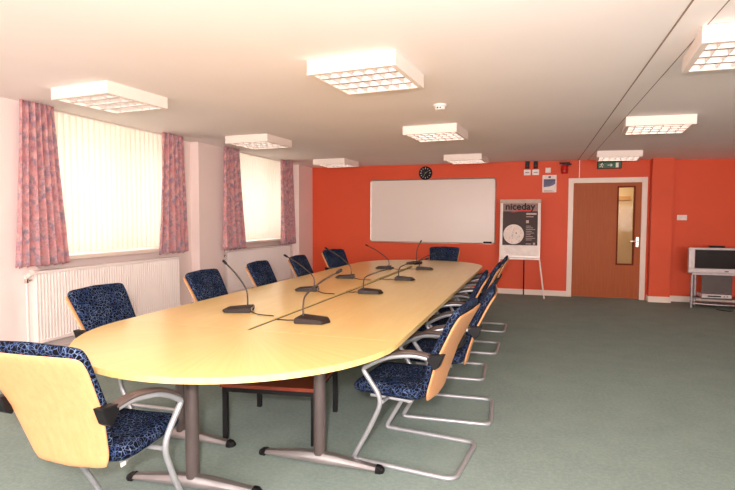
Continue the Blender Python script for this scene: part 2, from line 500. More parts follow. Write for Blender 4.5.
def radiator(y0, y1, label, z0=.22, z1=.885, xc=-4.445):
    root = empty('radiator', (xc, (y0+y1)/2, 0), 0, label, 'radiator', 'wall radiators')
    w = (y1-y0)/2; pitch = .0333; n = int(2*w/pitch)
    m = MB(); out = []
    prof = []
    for k in range(n):
        s = -w+2*w*k/n; p = 2*w/n
        prof += [(.030, s+.10*p), (.042, s+.25*p), (.042, s+.55*p), (.030, s+.70*p)]
    prof = [(-.04, -w), (.03, -w)]+prof+[(.03, w), (-.04, w)]
    m.prism([(x, y) for x, y in prof], z0+.03, z1-.03)
    m.build('panel', MAT['rad'], root)
    g = MB(); g.span((-.042, -w-.003, z1-.03), (.045, w+.003, z1), bevel=.004); g.span((-.042, -w-.003, z0), (.045, w+.003, z0+.03), bevel=.004)
    g.build('edge_rail', MAT['rad'], root)
    v = MB(); yv = -w-.055
    v.cyl((.0, yv, z1-.10), (.0, yv, z1-.055), .017); v.cyl((0, yv, z1-.08), (0, -w-.003, z1-.08), .011)
    v.build('valve', MAT['chrome'], root, smooth=True)
    t = MB(); t.cyl((.0, yv, z1-.045), (.075, yv-.01, z1+.0), .024, .028); t.cyl((0, yv, z1-.06), (.0, yv, z1-.03), .02)
    t.build('thermostat_head', MAT['plastic_white'], root, smooth=True)
    p = MB(); p.tube(fillet([(0, yv, z1-.1), (0, yv, .03), (0, yv, .004)], .02), .009)
    p.build('pipe', MAT['rad'], root, smooth=True)
    q = MB(); q.tube(fillet([(0, w+.003, z0+.05), (0, w+.05, z0+.05), (0, w+.05, .105), (0, -w, .105)], .02), .010)
    q.build('return_pipe', MAT['rad'], root, smooth=True)
    for s in (-.6, .6): MB().span((-4.5-xc, s*w-.02, z0+.15), (-.041, s*w+.02, z1-.1)).build('bracket', MAT['rad'], root)
radiator(3.50, 5.50, 'long white ribbed radiator under the nearer window', xc=-4.327)
radiator(6.76, 8.86, 'white ribbed radiator under the farther window')

# ------------------------------------------------------------------ ceiling lights
def ceiling_light():
    root = empty('ceiling_light', (0, 0, H))
    s, hh, t = .305, .092, .012
    m = MB()
    m.span((-s, -s, -hh), (s, -s+t, 0)); m.span((-s, s-t, -hh), (s, s, 0))
    m.span((-s, -s+t, -hh), (-s+t, s-t, 0)); m.span((s-t, -s+t, -hh), (s, s-t, 0))
    # inward lip
    l = .022
    m.span((-s+t, -s+t, -hh), (s-t, -s+t+l, -hh+.004)); m.span((-s+t, s-t-l, -hh), (s-t, s-t, -hh+.004))
    m.span((-s+t, -s+t+l, -hh), (-s+t+l, s-t-l, -hh+.004)); m.span((s-t-l, -s+t+l, -hh), (s-t, s-t-l, -hh+.004))
    m.span((-s+t, -s+t, -.006), (s-t, s-t, 0))
    m.build('casing', MAT['light_box'], root)
    lv = MB(); q = s-t-.001; z0, z1 = -hh+.006, -.036
    W = 2*q
    for k in range(5):       # long V-shaped reflectors between the tubes
        y = -q+W*k/4
        if k == 0: lv.prism([(-q, y), (q, y), (q, y+.006), (-q, y+.006)], z0, z1)
        elif k == 4: lv.prism([(-q, y-.006), (q, y-.006), (q, y), (-q, y)], z0, z1)
        else:
            vs = [lv.bm.verts.new(p) for p in ((-q, y-.014, z0), (-q, y+.014, z0), (-q, y, z1), (q, y-.014, z0), (q, y+.014, z0), (q, y, z1))]
            for f in ((0, 1, 2), (5, 4, 3), (0, 3, 4, 1), (1, 4, 5, 2), (2, 5, 3, 0)): lv.bm.faces.new([vs[i] for i in f])
    for r in range(4):       # cross blades, dipped in the middle
        ya = -q+W*r/4+.008; yb = -q+W*(r+1)/4-.008
        for k in range(1, 7):
            x = -q+W*k/7
            pts = []
            for i in range(7):
                u = i/6; pts.append((ya+(yb-ya)*u, z1-.004-.026*math.sin(PI*u)))
            lo = [(ya, z0), (yb, z0)]
            a = [lv.bm.verts.new((x-.0015, yy, zz)) for yy, zz in [lo[0], lo[1]]+pts[::-1]]
            b = [lv.bm.verts.new((x+.0015, yy, zz)) for yy, zz in [lo[0], lo[1]]+pts[::-1]]
            lv.bm.faces.new(a); lv.bm.faces.new(b[::-1]); n = len(a)
            for i in range(n): lv.bm.faces.new((a[i], b[i], b[(i+1) % n], a[(i+1) % n]))
    lv.build('louvre', MAT['louvre'], root)
    for r in range(4):
        y = -q+W*(r+.5)/4
        MB().cyl((-q+.01, y, -.024), (q-.01, y, -.024), .0125, n=10).build('tube', MAT['tube_on'], root, smooth=True)
    return root
LX = (-3.41, -1.11, 1.21); LY = (3.42, 5.97, 8.68)
names = {(0, 0): 'square white ceiling light high at left, in front of the nearer window',
 (1, 0): 'largest square white ceiling light, high in the middle of the photo',
 (2, 0): 'square white ceiling light cut off by the upper right edge of the photo',
 (0, 1): 'square white ceiling light in front of the farther window',
 (1, 1): 'square white ceiling light beside the small smoke detector',
 (2, 1): 'square white ceiling light at right, second nearest beside the ceiling strip',
 (0, 2): 'small looking ceiling light above the left end of the red wall',
 (1, 2): 'ceiling light above the top right part of the whiteboard',
 (2, 2): 'ceiling light above the door and the green exit sign'}
first = None
for j, y in enumerate(LY):
    for i, x in enumerate(LX):
        if first is None: o = first = ceiling_light()
        else: o = copy_tree(first)
        o.location = (x, y, H)
        if (i, j) == (0, 0): o.location = (-3.35, 3.465, H); o.rotation_euler.z = -.08
        if i == 2:
            o.location = ((1.145, 1.165, 1.185)[j], (3.47, 6.05, 8.80)[j], zc(1.16)-.003); o.rotation_euler.y = .0258
        if (i, j) == (0, 1): o.location = (-3.42, 5.995, H); o.rotation_euler.z = -.05
        tag(o, names[(i, j)], 'ceiling light', 'square louvred ceiling lights')

# ------------------------------------------------------------------ conference table
TZ, TT = .73, .028
tx, ty0, ty1, tr = -1.572, 2.61, 6.98, .90
table = empty('conference_table', (tx, 4.8, 0), 0, 'long pale maple boardroom table with rounded ends on charcoal pedestal legs', 'table')
def dend(y, sgn, full=2.0):
    pts = []
    for k in range(41):
        a = PI*k/40
        c, s = math.cos(a), math.sin(a)
        pts.append((tr*math.copysign(abs(c)**(2/full), c), sgn*tr*abs(s)**(2/full)))
    o = MB().prism(pts if sgn > 0 else pts[::-1], TZ-TT, TZ-.0, bevel=.0015).build('end_panel', MAT['table_fan'], table)
    o.location = (0, y-4.8, 0); return o
dend(ty0, -1); dend(ty1, 1, 2.25)
ya, yb = ty0-4.8+.0006, ty1-4.8-.0006
for nm, pts in (('left', [(-tr, ya), (-.014, ya), (-.048, yb), (-tr, yb)]), ('right', [(.013, ya), (tr, ya), (tr, yb), (.036, yb)])):
    MB().prism(pts, TZ-TT, TZ, bevel=.0015).build('tabletop', MAT['table'], table)
# black filler in the gap, imitates the shade between the halves
m = MB(); bm = m.bm
vv = [bm.verts.new(p) for p in ((-.06, ya, TZ-.05), (.06, ya, TZ-.05), (.06, yb, TZ-.07), (-.06, yb, TZ-.07), (-.0135, ya, TZ-.004), (.0125, ya, TZ-.004), (.034, yb, TZ-.030), (-.046, yb, TZ-.030))]
for q in ((0, 1, 2, 3), (4, 5, 6, 7), (0, 1, 5, 4), (1, 2, 6, 5), (2, 3, 7, 6), (3, 0, 4, 7)): bm.faces.new([vv[k] for k in q])
m.build('gap_shade', MAT['plastic_black'], table)
# steel under-frame rails
m = MB()
for x in (-.48, .48):
    m.span((x-.02, ya-.2, TZ-TT-.045), (x+.02, yb+.2, TZ-TT-.001))
m.build('under_rail', MAT['charcoal'], table)
def pedestal(x, y, rot=0.0, L=.37):
    p = empty('pedestal_leg', (x-tx, y-4.8, 0), rot); p.parent = table
    MB().cyl((0, 0, .05), (0, 0, TZ-TT-.002), .034, n=28).build('column', MAT['charcoal'], p, smooth=True)
    f = MB(); bm = f.bm
    rings = []
    for s, w, hh in ((-L+.03, .028, .030), (-.10, .036, .062), (0, .038, .068), (.10, .036, .062), (L-.03, .028, .030)):
        prof = [(-w, .012), (-w, hh*.55), (-w*.6, hh*.92), (0, hh), (w*.6, hh*.92), (w, hh*.55), (w, .012)]
        rings.append([bm.verts.new((s, a, b)) for a, b in prof])
    for A, B in zip(rings, rings[1:]):
        n = len(A)
        for k in range(n): bm.faces.new((A[k], A[(k+1) % n], B[(k+1) % n], B[k]))
    bm.faces.new(rings[0][::-1]); bm.faces.new(rings[-1])
    f.build('foot_bar', MAT['foot'], p, smooth=True)
    for s in (-1, 1):
        q = MB(); bm = q.bm; rr = []
        for x_, w, hh in ((L-.035, .031, .036), (L-.01, .030, .033), (L+.008, .017, .022)):
            rr.append([bm.verts.new((s*x_, a, b)) for a, b in [(-w, .001), (-w, hh*.6), (-w*.5, hh), (w*.5, hh), (w, hh*.6), (w, .001)]])
        for A, B in zip(rr, rr[1:]):
            for k in range(6): bm.faces.new((A[k], A[(k+1) % 6], B[(k+1) % 6], B[k]))
        bm.faces.new(rr[0]); bm.faces.new(rr[-1][::-1])
        q.build('end_cap', MAT['plastic_black'], p)
for x, y, r in ((-1.65, 2.19, .10), (-2.08, 2.66, 0), (-1.135, 2.635, 0), (-2.06, 6.62, 0), (-1.12, 6.62, 0), (-1.572, 7.5, 0)):
    pedestal(x, y, r)

# low side table pushed under the conference table
sr = math.atan2(.08, .54)
st = empty('side_table', (-1.575, 3.06, 0), sr, 'low mahogany topped side table with black square legs, under the conference table', 'side table')
MB().box((0, 0, .345), (.62, .62, .022), bevel=.003).build('tabletop', MAT['stool'], st)
m = MB()
for s in (-1, 1):
    m.box((0, s*.285, .318), (.57, .022, .030)); m.box((s*.285, 0, .318), (.022, .57, .030))
m.build('frame', MAT['plastic_black'], st)
for sx in (-1, 1):
    for sy in (-1, 1):
        MB().box((sx*.283, sy*.283, .1665), (.03, .03, .333)).build('leg', MAT['plastic_black'], st)

# ------------------------------------------------------------------ chairs  (local +y = the way the sitter faces)
def make_chair():
    root = empty('conference_chair', (0, 0, 0))
    # seat
    def seat_fn(u, v):
        y = .108+v*.222
        w = .240-.014*v
        z = .418 + .010*u*u - .016*max(0, v-.55)**2*4 + .012*max(0, -v-.5)
        return (u*w, y, z), (0, 0, 1)
    MB().slab(seat_fn, .082, n=7, ef=5).build('seat', MAT['fabric'], root, smooth=True, angle=3)
    # back
    def ycurve(z):                    # leaning, gently bowed
        t = (z-.38)/.5
        return -.120-.20*t+.030*math.sin(PI*max(0, min(1, t)))
    def hw(z):
        t = max(0, min(1, (z-.39)/.53))
        return .180+.078*t**.7
    lean = Vector((0, .92, .39)).normalized()
    def cush_fn(u, v):
        z = .655+v*.250
        zz = z + .014*(1-u*u)*max(0, v)
        return (u*hw(z)*.965, ycurve(z)+.030+.009*u*u, zz), tuple(lean)
    MB().slab(cush_fn, .048, n=18, ef=5, rings=12, seg=72).build('back_cushion', MAT['fabric'], root, smooth=True, angle=3)
    def shell_fn(u, v):
        z = .622+v*.255
        zz = z - .012*u*u*max(0, -v)*-1
        return (u*hw(z), ycurve(z)-.002+.010*u*u, zz), tuple(lean)
    MB().slab(shell_fn, .016, n=16, ef=10, rings=12, seg=72).build('back_shell', MAT['beech'], root, smooth=True, angle=1.2)
    # tubular cantilever frame, one continuous bent tube
    r = .0135
    half = []
    for s in (-1, 1):
        hw_, hf = .272, .247
        half.append([(s*.240, -.150, .635), (s*.255, -.06, .650), (s*.276, .07, .632), (s*.282, .155, .592), (s*.284, .222, .550),
             (s*.266, .108, .385), (s*.258, .195, .20), (s*hf, .300, r), (s*hf, -.292, r)])
    L, Rr = half
    path = L + Rr[::-1]
    rad = [.0]+[.05, .05, .06, .022, .07, .06, .03, .06]; rad = rad+rad[::-1]
    pts = fillet(path, rad, 6)
    MB().tube(pts, r, 12).build('tubular_frame', MAT['silver'], root, smooth=True)
    m = MB()
    m.tube([(-.264, .112, .372), (.264, .112, .372)], .010, 8); m.tube([(-.18, -.01, .366), (.18, -.01, .366)], .010, 8)
    for s in (-1, 1): m.tube([(s*.17, .22, .370), (s*.17, -.03, .366)], .010, 8)
    m.build('seat_support', MAT['silver'], root, smooth=True)
    for s in (-1, 1):
        a = MB(); pp = [(s*.240, -.150, .650), (s*.255, -.06, .665), (s*.275, .05, .653), (s*.281, .14, .618), (s*.284, .205, .578)]
        a.tube(smooth_path(pp, 5), [.027]*9+[.026]*4+[.024]*4+[.021]*2+[.016]+[.010], 12, flat=.42, up=(0, 0, 1))
        a.build('armrest_pad', MAT['plastic_grey'], root, smooth=True)
        b = MB(); bm = b.bm
        # wedge bracket that clamps the arm to the back shell
        prof = [(-.232, .668), (-.14, .660), (-.14, .630), (-.178, .582), (-.205, .60)]
        A = [bm.verts.new((s*.219, y, z)) for y, z in prof]; B = [bm.verts.new((s*.264, y, z)) for y, z in prof]
        bm.faces.new(A); bm.faces.new(B[::-1])
        for k in range(5): bm.faces.new((A[k], A[(k+1) % 5], B[(k+1) % 5], B[k]))
        bmesh.ops.bevel(bm, geom=list(bm.edges), offset=.004, segments=1, affect='EDGES')
        b.build('arm_bracket', MAT['plastic_black'], root)
    return root
G = 'blue patterned conference chairs around the table'
def L_(t): return t
R90 = PI/2
spots = [  # x, y, rotation (0 faces +y), label
 (-1.785, 1.70, math.radians(3), 'nearest chair at lower left, its pale wooden back shell towards the camera'),
 (-2.53, 2.76, -R90+.04, 'blue patterned chair in front of the nearer radiator, beside the rounded table end'),
 (-2.50, 3.88, -R90+.03, 'blue patterned chair on the window side, in front of the pillar between the windows'),
 (-2.52, 4.88, -R90+.06, 'blue patterned chair on the window side, in front of the farther radiator'),
 (-2.50, 5.80, -R90+.04, 'blue patterned chair on the window side, fourth along, where pale wall meets red'),
 (-2.58, 7.05, -R90-.32, 'dark chair angled at the far left of the table against the red wall'),
 (-1.41, 8.12, PI, 'dark chair at the far end of the table, below the whiteboard'),
 (-.640, 2.925, R90-.115, 'right-hand chair nearest the camera, its whole bent tube leg frame in view'),
 (-.565, 3.68, R90+.05, 'right-hand chair second from the camera, just behind the nearest one'),
 (-.70, 4.63, R90+.05, 'third right-hand chair, pushed closer to the table than its neighbours'),
 (-.65, 5.55, R90, 'fourth right-hand chair, second from the far end of its row'),
 (-.63, 6.62, R90, 'farthest chair of the right-hand row, in front of the flip chart easel'),
]
first = None
for x, y, r, lab in spots:
    if first is None:
        o = first = make_chair()
    else: o = copy_tree(first)
    o.location = (x, y, 0); o.rotation_euler = (0, 0, r); tag(o, lab, 'chair', G)
o = MB().box((.205, -.06, .376), (.004, .026, .016)).build('care_tag', MAT['paper'], first); o['label'] = 'small white tag under the seat edge'
o.location = (.0, 0, 0)

# ------------------------------------------------------------------ gooseneck microphones
def microphone(x, y, side, tip, bend, label, tail, rot):
    """x,y = foot of the neck; side -1 leans to the window side, +1 to the door side; tip = (dx, dy, dz)"""
    root = empty('conference_microphone', (x, y, TZ), 0, label, 'microphone', 'gooseneck microphones on the table')
    R = Matrix.Rotation(rot, 4, 'Z')
    m = MB(); bm = m.bm
    # wedge base: low pointed nose towards the speaker, tall at the back
    bot = [(-.045, -.088), (.135, -.078), (.168, 0), (.135, .078), (-.045, .088)]
    hts = [.036, .024, .012, .024, .036]
    if side < 0:
        bot = [(-a, b) for a, b in bot]
    A = [bm.verts.new((a, b, .001)) for a, b in bot]; B = [bm.verts.new((a*.97, b*.95, h)) for (a, b), h in zip(bot, hts)]
    bm.faces.new(A[::-1]); n = 5
    bm.faces.new((B[0], B[1], B[3], B[4])); bm.faces.new((B[1], B[2], B[3]))
    for k in range(n): bm.faces.new((A[k], A[(k+1) % n], B[(k+1) % n], B[k]))
    bmesh.ops.bevel(bm, geom=list(bm.edges), offset=.005, segments=2, affect='EDGES')
    m.xform(R).build('base', MAT['mic'], root, smooth=True)
    p = MB(); p.box((-side*.0455, -.0, .019), (.004, .10, .026), bevel=.001); p.xform(R).build('control_panel', MAT['mic_panel'], root)
    b = MB()
    for yy in (-.02, .012): b.box((-side*.0495, yy, .016), (.008, .018, .012), bevel=.001)
    b.xform(R).build('socket', MAT['plastic_black'], root)
    base = Vector((-side*.012, 0, .038))
    t = Vector(tip)
    pth = smooth_path([base, base+Vector((0, 0, bend*.5)), base+Vector((t.x*.08, t.y*.08, bend)), base+Vector((t.x*.50, t.y*.5, bend+(t.z-bend)*.55)), base+t], 7)
    MB().tube(pth, .0056, 8).build('gooseneck', MAT['neck'], root, smooth=True)
    d = (pth[-1]-pth[-2]).normalized()
    h = MB(); e = pth[-1]
    h.tube([e-d*.012, e, e+d*.026, e+d*.034], [.0055, .0095, .0095, .004], 12); h.build('capsule', MAT['plastic_black'], root, smooth=True)
    c = MB(); s0 = Vector((-side*.045, tail[0]*.2, .006))
    end = Vector((tail[1], tail[0], .006))
    c.tube(smooth_path([s0, s0+Vector((-side*.05, tail[0]*.3, 0)), Vector((tail[1]*.6, tail[0]*.9, .006)), end, end+Vector((-side*.0, 0, -.0))], 6), .0035, 6)
    c.build('cord', MAT['plastic_black'], root, smooth=True)
mics = [
 (-1.90, 3.13, -1, (-.17, .0, .29), .12, 'microphone nearest the camera on the window side of the gap', (-.12, .27), .35),
 (-1.88, 4.22, -1, (-.27, .0, .26), .10, 'second microphone from the camera on the window side of the gap', (-.16, .26), .30),
 (-1.90, 5.25, -1, (-.28, .0, .27), .10, 'third microphone on the window side, in front of the angled dark chair', (-.15, .27), .25),
 (-1.80, 6.40, -1, (-.29, .0, .25), .09, 'fourth microphone on the window side, below the left half of the whiteboard', (-.1, .18), .2),
 (-1.62, 7.22, -1, (.05, .02, .27), .16, 'farthest microphone, its neck straight up beside the end chair', (-.2, .04), 1.2),
 (-1.36, 2.93, 1, (.23, .0, .28), .13, 'microphone nearest the camera on the door side of the gap', (-.02, -.19), .1),
 (-1.40, 4.24, 1, (.24, .0, .18), .10, 'second microphone from the camera on the door side of the gap', (-.04, -.15), .1),
 (-1.35, 5.26, 1, (.29, .0, .19), .10, 'third microphone from the camera on the door side of the gap', (-.05, -.2), .1),
 (-1.38, 6.42, 1, (.22, .0, .18), .09, 'fourth and last microphone on the door side, near the end chair', (-.03, -.16), .1),
]
for a in mics: microphone(*a)

# ------------------------------------------------------------------ things on the red wall
FW = Matrix.Rotation(PI/2, 4, 'X')          # local xy -> facing the room (-y)
def on_wall(name, x, z, label, cat, y=D, group=None): return empty(name, (x, y, z), 0, label, cat, group)
# whiteboard
wb = on_wall('whiteboard', -1.912, .915, 'large blank whiteboard with thin metal frame on the red wall', 'whiteboard')
W2, WH = 1.198, 1.2
def rrect(w, h, r, z0=0):
    pts = []
    for cx, cz, a0 in ((w-r, h-r, 0), (-w+r, h-r, 90), (-w+r, r, 180), (w-r, r, 270)):
        for k in range(7):
            a = math.radians(a0+15*k); pts.append((cx+r*math.cos(a), cz+r*math.sin(a)))
    return pts
MB().prism(rrect(W2-.012, WH-.012, .03), .0, .016).xform(FW).build('panel', MAT['board'], wb)
fr = [(x, -.014, z) for x, z in [(p[0], p[1]) for p in rrect(W2, WH, .045)]]
MB().tube(fr, .013, 8, closed=True).build('frame', MAT['alu'], wb, smooth=True)
m = MB(); m.span((-.55, -.05, -.008), (.55, -.012, -.002)); m.build('pen_tray', MAT['alu'], wb)
o = MB().box((0, 0, .02), (.15, .045, .036), bevel=.008).build('board_eraser', MAT['plastic_black'])
o.location = (-.84, D-.052, .9145); tag(o, 'black board eraser at the lower right of the whiteboard', 'eraser')
m = MB(); m.span((-.09, -.05, -.006), (.09, -.012, 0)); o = m.build('eraser_shelf', MAT['alu'], wb); o.location = (1.07, -.001, -.001)
# clock
ck = on_wall('wall_clock', -2.015, 2.235, 'round black wall clock above the whiteboard', 'clock')
MB().lathe([(.118, 0), (.128, .012), (.128, .035), (.116, .045), (.108, .040), (.0001, .040)], 40).xform(FW).build('case', MAT['plastic_black'], ck, smooth=True)
m = MB()
for k in range(12):
    a = 2*PI*k/12; L = .026 if k % 3 == 0 else .016
    m.box((.090*math.sin(a), .090*math.cos(a), .0415), (.009, L, .002), rz=-a)
m.xform(FW).build('hour_mark', MAT['paper'], ck)
m = MB()
for a, L, w in ((1.0, .055, .008), (3.6, .085, .006)): m.box((L*.5*math.sin(a), L*.5*math.cos(a), .0435), (w, L, .002), rz=-a)
m.cyl((0, 0, .04), (0, 0, .047), .010); m.xform(FW).build('hand', MAT['mic_panel'], ck)
# two small sounders with labels
for x, lab in ((-.165, 'left of two small black wall units with a white plate below'), (-.022, 'right of two small black wall units with a white plate below')):
    s = on_wall('wall_sensor', x, 2.155, lab, 'wall unit', group='pair of black wall units')
    MB().span((-.036, -.05, .115), (.036, 0, .245), bevel=.006).build('housing', MAT['plastic_black'], s)
    MB().cyl((0, -.056, .16), (0, -.048, .16), .02).build('lens', MAT['door_edge'], s)
    MB().span((-.058, -.014, 0), (.058, 0, .10), bevel=.004).build('plate', MAT['plastic_white'], s)
    m = MB(); m.span((-.035, -.0155, .04), (.035, -.0135, .055)); m.build('slot', MAT['mic_panel'], s)
# blank switch plate
o = MB().span((-.045, -.022, -.045), (.045, 0, .045), bevel=.006).build('wall_box', MAT['plastic_white'])
o.location = (.187, D, 2.235); tag(o, 'small square white box above the printed notice', 'wall box')
# notice
n = on_wall('notice', .215, 1.845, 'white printed notice with a blue grey block, left of the door', 'notice')
MB().span((-.118, -.004, 0), (.118, .002, .305)).build('sheet', MAT['paper'], n)
mblue = plain('notice_blue_grey', hexc(118, 116, 148), .7); mdk = plain('notice_dark_ink', hexc(62, 52, 74), .7)
m = MB(); bmq = m.bm
pts = [(-.098, .235), (.098, .235), (.098, .15), (.06, .125), (0, .105), (-.098, .09)]
m.prism(pts, .004, .0048); m.xform(FW).build('printed_block', mblue, n)
m = MB()
m.span((-.018, -.0052, .255), (.022, -.004, .285)); m.span((-.095, -.0056, .205), (.095, -.0048, .212))
for k in range(4): m.span((-.085, -.0056, .185-.018*k), (.07-.02*k, -.0048, .19-.018*k))
for k in range(2): m.span((-.09, -.0052, .03-.014*k), (.05+.03*k, -.004, .034-.014*k))
m.build('printed_lines', mdk, n)
# red alarm sounder
s = on_wall('fire_alarm_sounder', .46, 2.16, 'red alarm beacon under a black bracket, left of the door top', 'alarm')
m = MB(); m.span((-.085, -.10, .175), (.085, 0, .20)); m.build('bracket', MAT['plastic_black'], s)
MB().span((-.04, -.10, .152), (.11, .001, .1749)).build('mounting_block', MAT['plastic_black'], s)
MB().lathe([(.045, 0), (.055, .02), (.055, .12), (.04, .15)], 24, (0, -.065, .005)).build('beacon', MAT['red_plastic'], s, smooth=True)
MB().lathe([(.058, 0), (.058, .012)], 24, (0, -.065, .06)).build('band', MAT['door_edge'], s)
o = MB().span((-.006, -.012, 2.09), (.006, 0, H-.004)).build('cable_conduit', MAT['plastic_white'])
o.location = (.705, D, 0); tag(o, 'thin white cable conduit rising from the door frame to the ceiling', 'conduit')
# exit sign
ex = on_wall('exit_sign', 1.175, 2.235, 'green emergency exit sign with running figure above the door', 'sign')
MB().span((-.19, -.05, 0), (.19, 0, .118), bevel=.003).build('housing', MAT['plastic_black'], ex)
MB().span((-.178, -.054, .010), (.178, -.0505, .108)).build('face', plain('exit_green', hexc(6, 92, 44), .4), ex)
m = MB()                               # running figure
m.cyl((-.115, -.0575, .092), (-.115, -.0545, .092), .009, n=12)
for a, b in (((-.118, .083), (-.128, .055)), ((-.128, .055), (-.108, .042)), ((-.108, .042), (-.112, .022)), ((-.128, .055), (-.138, .036)), ((-.138, .036), (-.158, .034)),
             ((-.118, .080), (-.098, .072)), ((-.098, .072), (-.090, .058)), ((-.118, .080), (-.142, .076)), ((-.142, .076), (-.148, .060))):
    m.cyl((a[0], -.056, a[1]), (b[0], -.056, b[1]), .0055, n=8)
mw = plain('exit_pale', hexc(232, 232, 222), .5)
m.build('running_figure', mw, ex)
m = MB(); m.span((-.03, -.057, .054), (.03, -.0545, .066))
m.prism([(.028, .085), (.055, .06), (.028, .035)], .0545, .057) if False else None
bm = m.bm; tri = [(.018, .088), (.052, .060), (.018, .032)]
A = [bm.verts.new((x, -.0545, z)) for x, z in tri]; B = [bm.verts.new((x, -.057, z)) for x, z in tri]
bm.faces.new(A); bm.faces.new(B[::-1])
for k in range(3): bm.faces.new((A[k], A[(k+1) % 3], B[(k+1) % 3], B[k]))
m.build('arrow', mw, ex)
MB().span((.098, -.057, .018), (.142, -.0545, .100)).build('door_symbol', mw, ex)
# wall socket
s = on_wall('wall_switch', 2.30, 1.36, 'white double switch plate on the red wall above the television', 'switch')
MB().span((-.073, -.012, 0), (.073, 0, .086), bevel=.004).build('plate', MAT['plastic_white'], s)
for x in (-.035, .035): MB().span((x-.012, -.018, .026), (x+.012, -.012, .060), bevel=.002).build('rocker', MAT['plastic_white'], s)

# ------------------------------------------------------------------ door
door = empty('door_1', ((DX0+DX1)/2, D, 0)); door['kind'] = 'structure'
m = MB(); a0, a1, zt = .532-1.16, 1.778-1.16, 2.085
m.span((a0, -.022, 0), (a0+.085, 0, zt), bevel=.004); m.span((a1-.085, -.022, 0), (a1, 0, zt), bevel=.004); m.span((a0+.085, -.022, zt-.085), (a1-.085, 0, zt), bevel=.004)
m.build('door_frame', MAT['white_gloss'], door)
lx0, lx1, lz0, lz1 = .622-1.16, 1.692-1.16, .012, 1.998
vx0, vx1, vz0, vz1 = 1.318-1.16, 1.600-1.16, .585, 1.94
m = MB(); y0, y1 = .002, .046
m.span((lx0, y0, lz0), (vx0, y1, lz1)); m.span((vx1, y0, lz0), (lx1, y1, lz1)); m.span((vx0, y0, lz0), (vx1, y1, vz0)); m.span((vx0, y0, vz1), (vx1, y1, lz1))
m.build('door_leaf', MAT['door'], door)
m = MB(); b = .024
m.span((vx0, -.006, vz0), (vx0+b, y1+.004, vz1)); m.span((vx1-b, -.006, vz0), (vx1, y1+.004, vz1)); m.span((vx0+b, -.006, vz0), (vx1-b, y1+.004, vz0+b)); m.span((vx0+b, -.006, vz1-b), (vx1-b, y1+.004, vz1))
m.build('vision_frame', MAT['door_edge'], door)
MB().span((vx0+b, .02, vz0+b), (vx1-b, .027, vz1-b)).build('vision_pane', MAT['door_glass'], door)
hd = MB(); hx = 1.645-1.16
hd.span((hx-.022, -.008, .90), (hx+.022, y0, 1.07), bevel=.002)
hd.build('handle_plate', MAT['chrome'], door)
hd = MB(); hd.tube(fillet([(hx, -.005, 1.0), (hx, -.05, 1.0), (hx-.115, -.05, 1.0)], .015), .011, 10); hd.build('handle', MAT['chrome'], door, smooth=True)
# corridor : a picture-rail plaque seen through the pane
o = MB().span((-.12, -.02, -.04), (.12, 0, .04), bevel=.004).build('wall_plaque', MAT['beech_edge']); o.location = (1.62, 11.2, 1.78)
tag(o, 'small tan plaque on the corridor wall, seen through the door pane', 'plaque')

# ------------------------------------------------------------------ flip chart easel
ea = empty('flipchart_easel', (-.262, 9.46, 0), 0, 'white flip chart easel with a dark niceday pad beside the door', 'easel')
tilt = Matrix.Translation((0, -.10, .70)) @ Matrix.Rotation(math.radians(-4.5), 4, 'X')
def E_(mb_, name, mat, smooth=False): return mb_.xform(tilt).build(name, mat, ea, smooth)
E_(MB().span((-.34, 0, 0), (.34, .02, 1.0), bevel=.004), 'board', MAT['board'])
E_(MB().span((-.345, -.028, .95), (.345, -.002, 1.015), bevel=.006), 'clamp_bar', plain('clamp_beige', hexc(196, 168, 150), .5))
E_(MB().span((-.34, -.05, -.035), (.34, .0, -.005), bevel=.004), 'pen_tray', MAT['plastic_white'])
pad = E_(MB().span((-.318, -.012, .03), (.318, -.001, .948)), 'paper_pad', MAT['paper'])
brown = plain('pad_dark_brown', hexc(58, 34, 30), .6); band = plain('pad_grey_band', hexc(150, 118, 112), .6)
ink = plain('pad_black_ink', hexc(36, 20, 20), .6); swr = plain('pad_red_swoosh', hexc(206, 52, 46), .6); palei = plain('pad_pale_ink', hexc(196, 170, 160), .6)
cov = E_(MB().span((-.292, -.0150, .215), (.292, -.0125, .945)), 'pad_cover', brown)
E_(MB().span((-.292, -.0160, .805), (.292, -.0151, .945)), 'cover_band', band).parent = cov
tm = tilt @ Matrix.Translation((-.005, -.0166, .884)) @ FW
text_mesh('brand_lettering', 'niceday', .165, ink, cov, tm, bold=.005, ext=.0004, sx=1.0)
m = MB(); bm = m.bm; up, lo = [], []
for k in range(25):
    t = k/24; x = -.16+.42*t
    zc = .792+.018*math.sin(PI*(t*1.2-.1)) + .020*t; w = .013*math.sin(PI*min(1, t*1.0))**.7+.001
    up.append(bm.verts.new((x, -.0168, zc+w))); lo.append(bm.verts.new((x, -.0168, zc-w)))
for k in range(24): bm.faces.new((lo[k], lo[k+1], up[k+1], up[k]))
ret = bmesh.ops.extrude_face_region(bm, geom=list(bm.faces))
for v in ret['geom']:
    if isinstance(v, bmesh.types.BMVert): v.co.y += .0006
E_(m, 'swoosh', swr).parent = cov
m = MB(); m.cyl((-.105, -.0165, .405), (-.105, -.0151, .405), .172, n=48); E_(m, 'cover_disc', plain('pad_disc_white', hexc(236, 218, 208), .6)).parent = cov
m = MB(); rr = random.Random(3)
for k in range(34):
    a = rr.uniform(0, 2*PI); q = .15*math.sqrt(rr.random()); x, z = -.105+q*math.cos(a), .405+q*math.sin(a)
    m.box((x, -.0167, z), (rr.uniform(.012, .03), .0006, .004), ry=rr.uniform(0, PI))
m.box((-.06, -.0167, .425), (.018, .0006, .03)); E_(m, 'disc_sketch', band).parent = cov
m = MB()
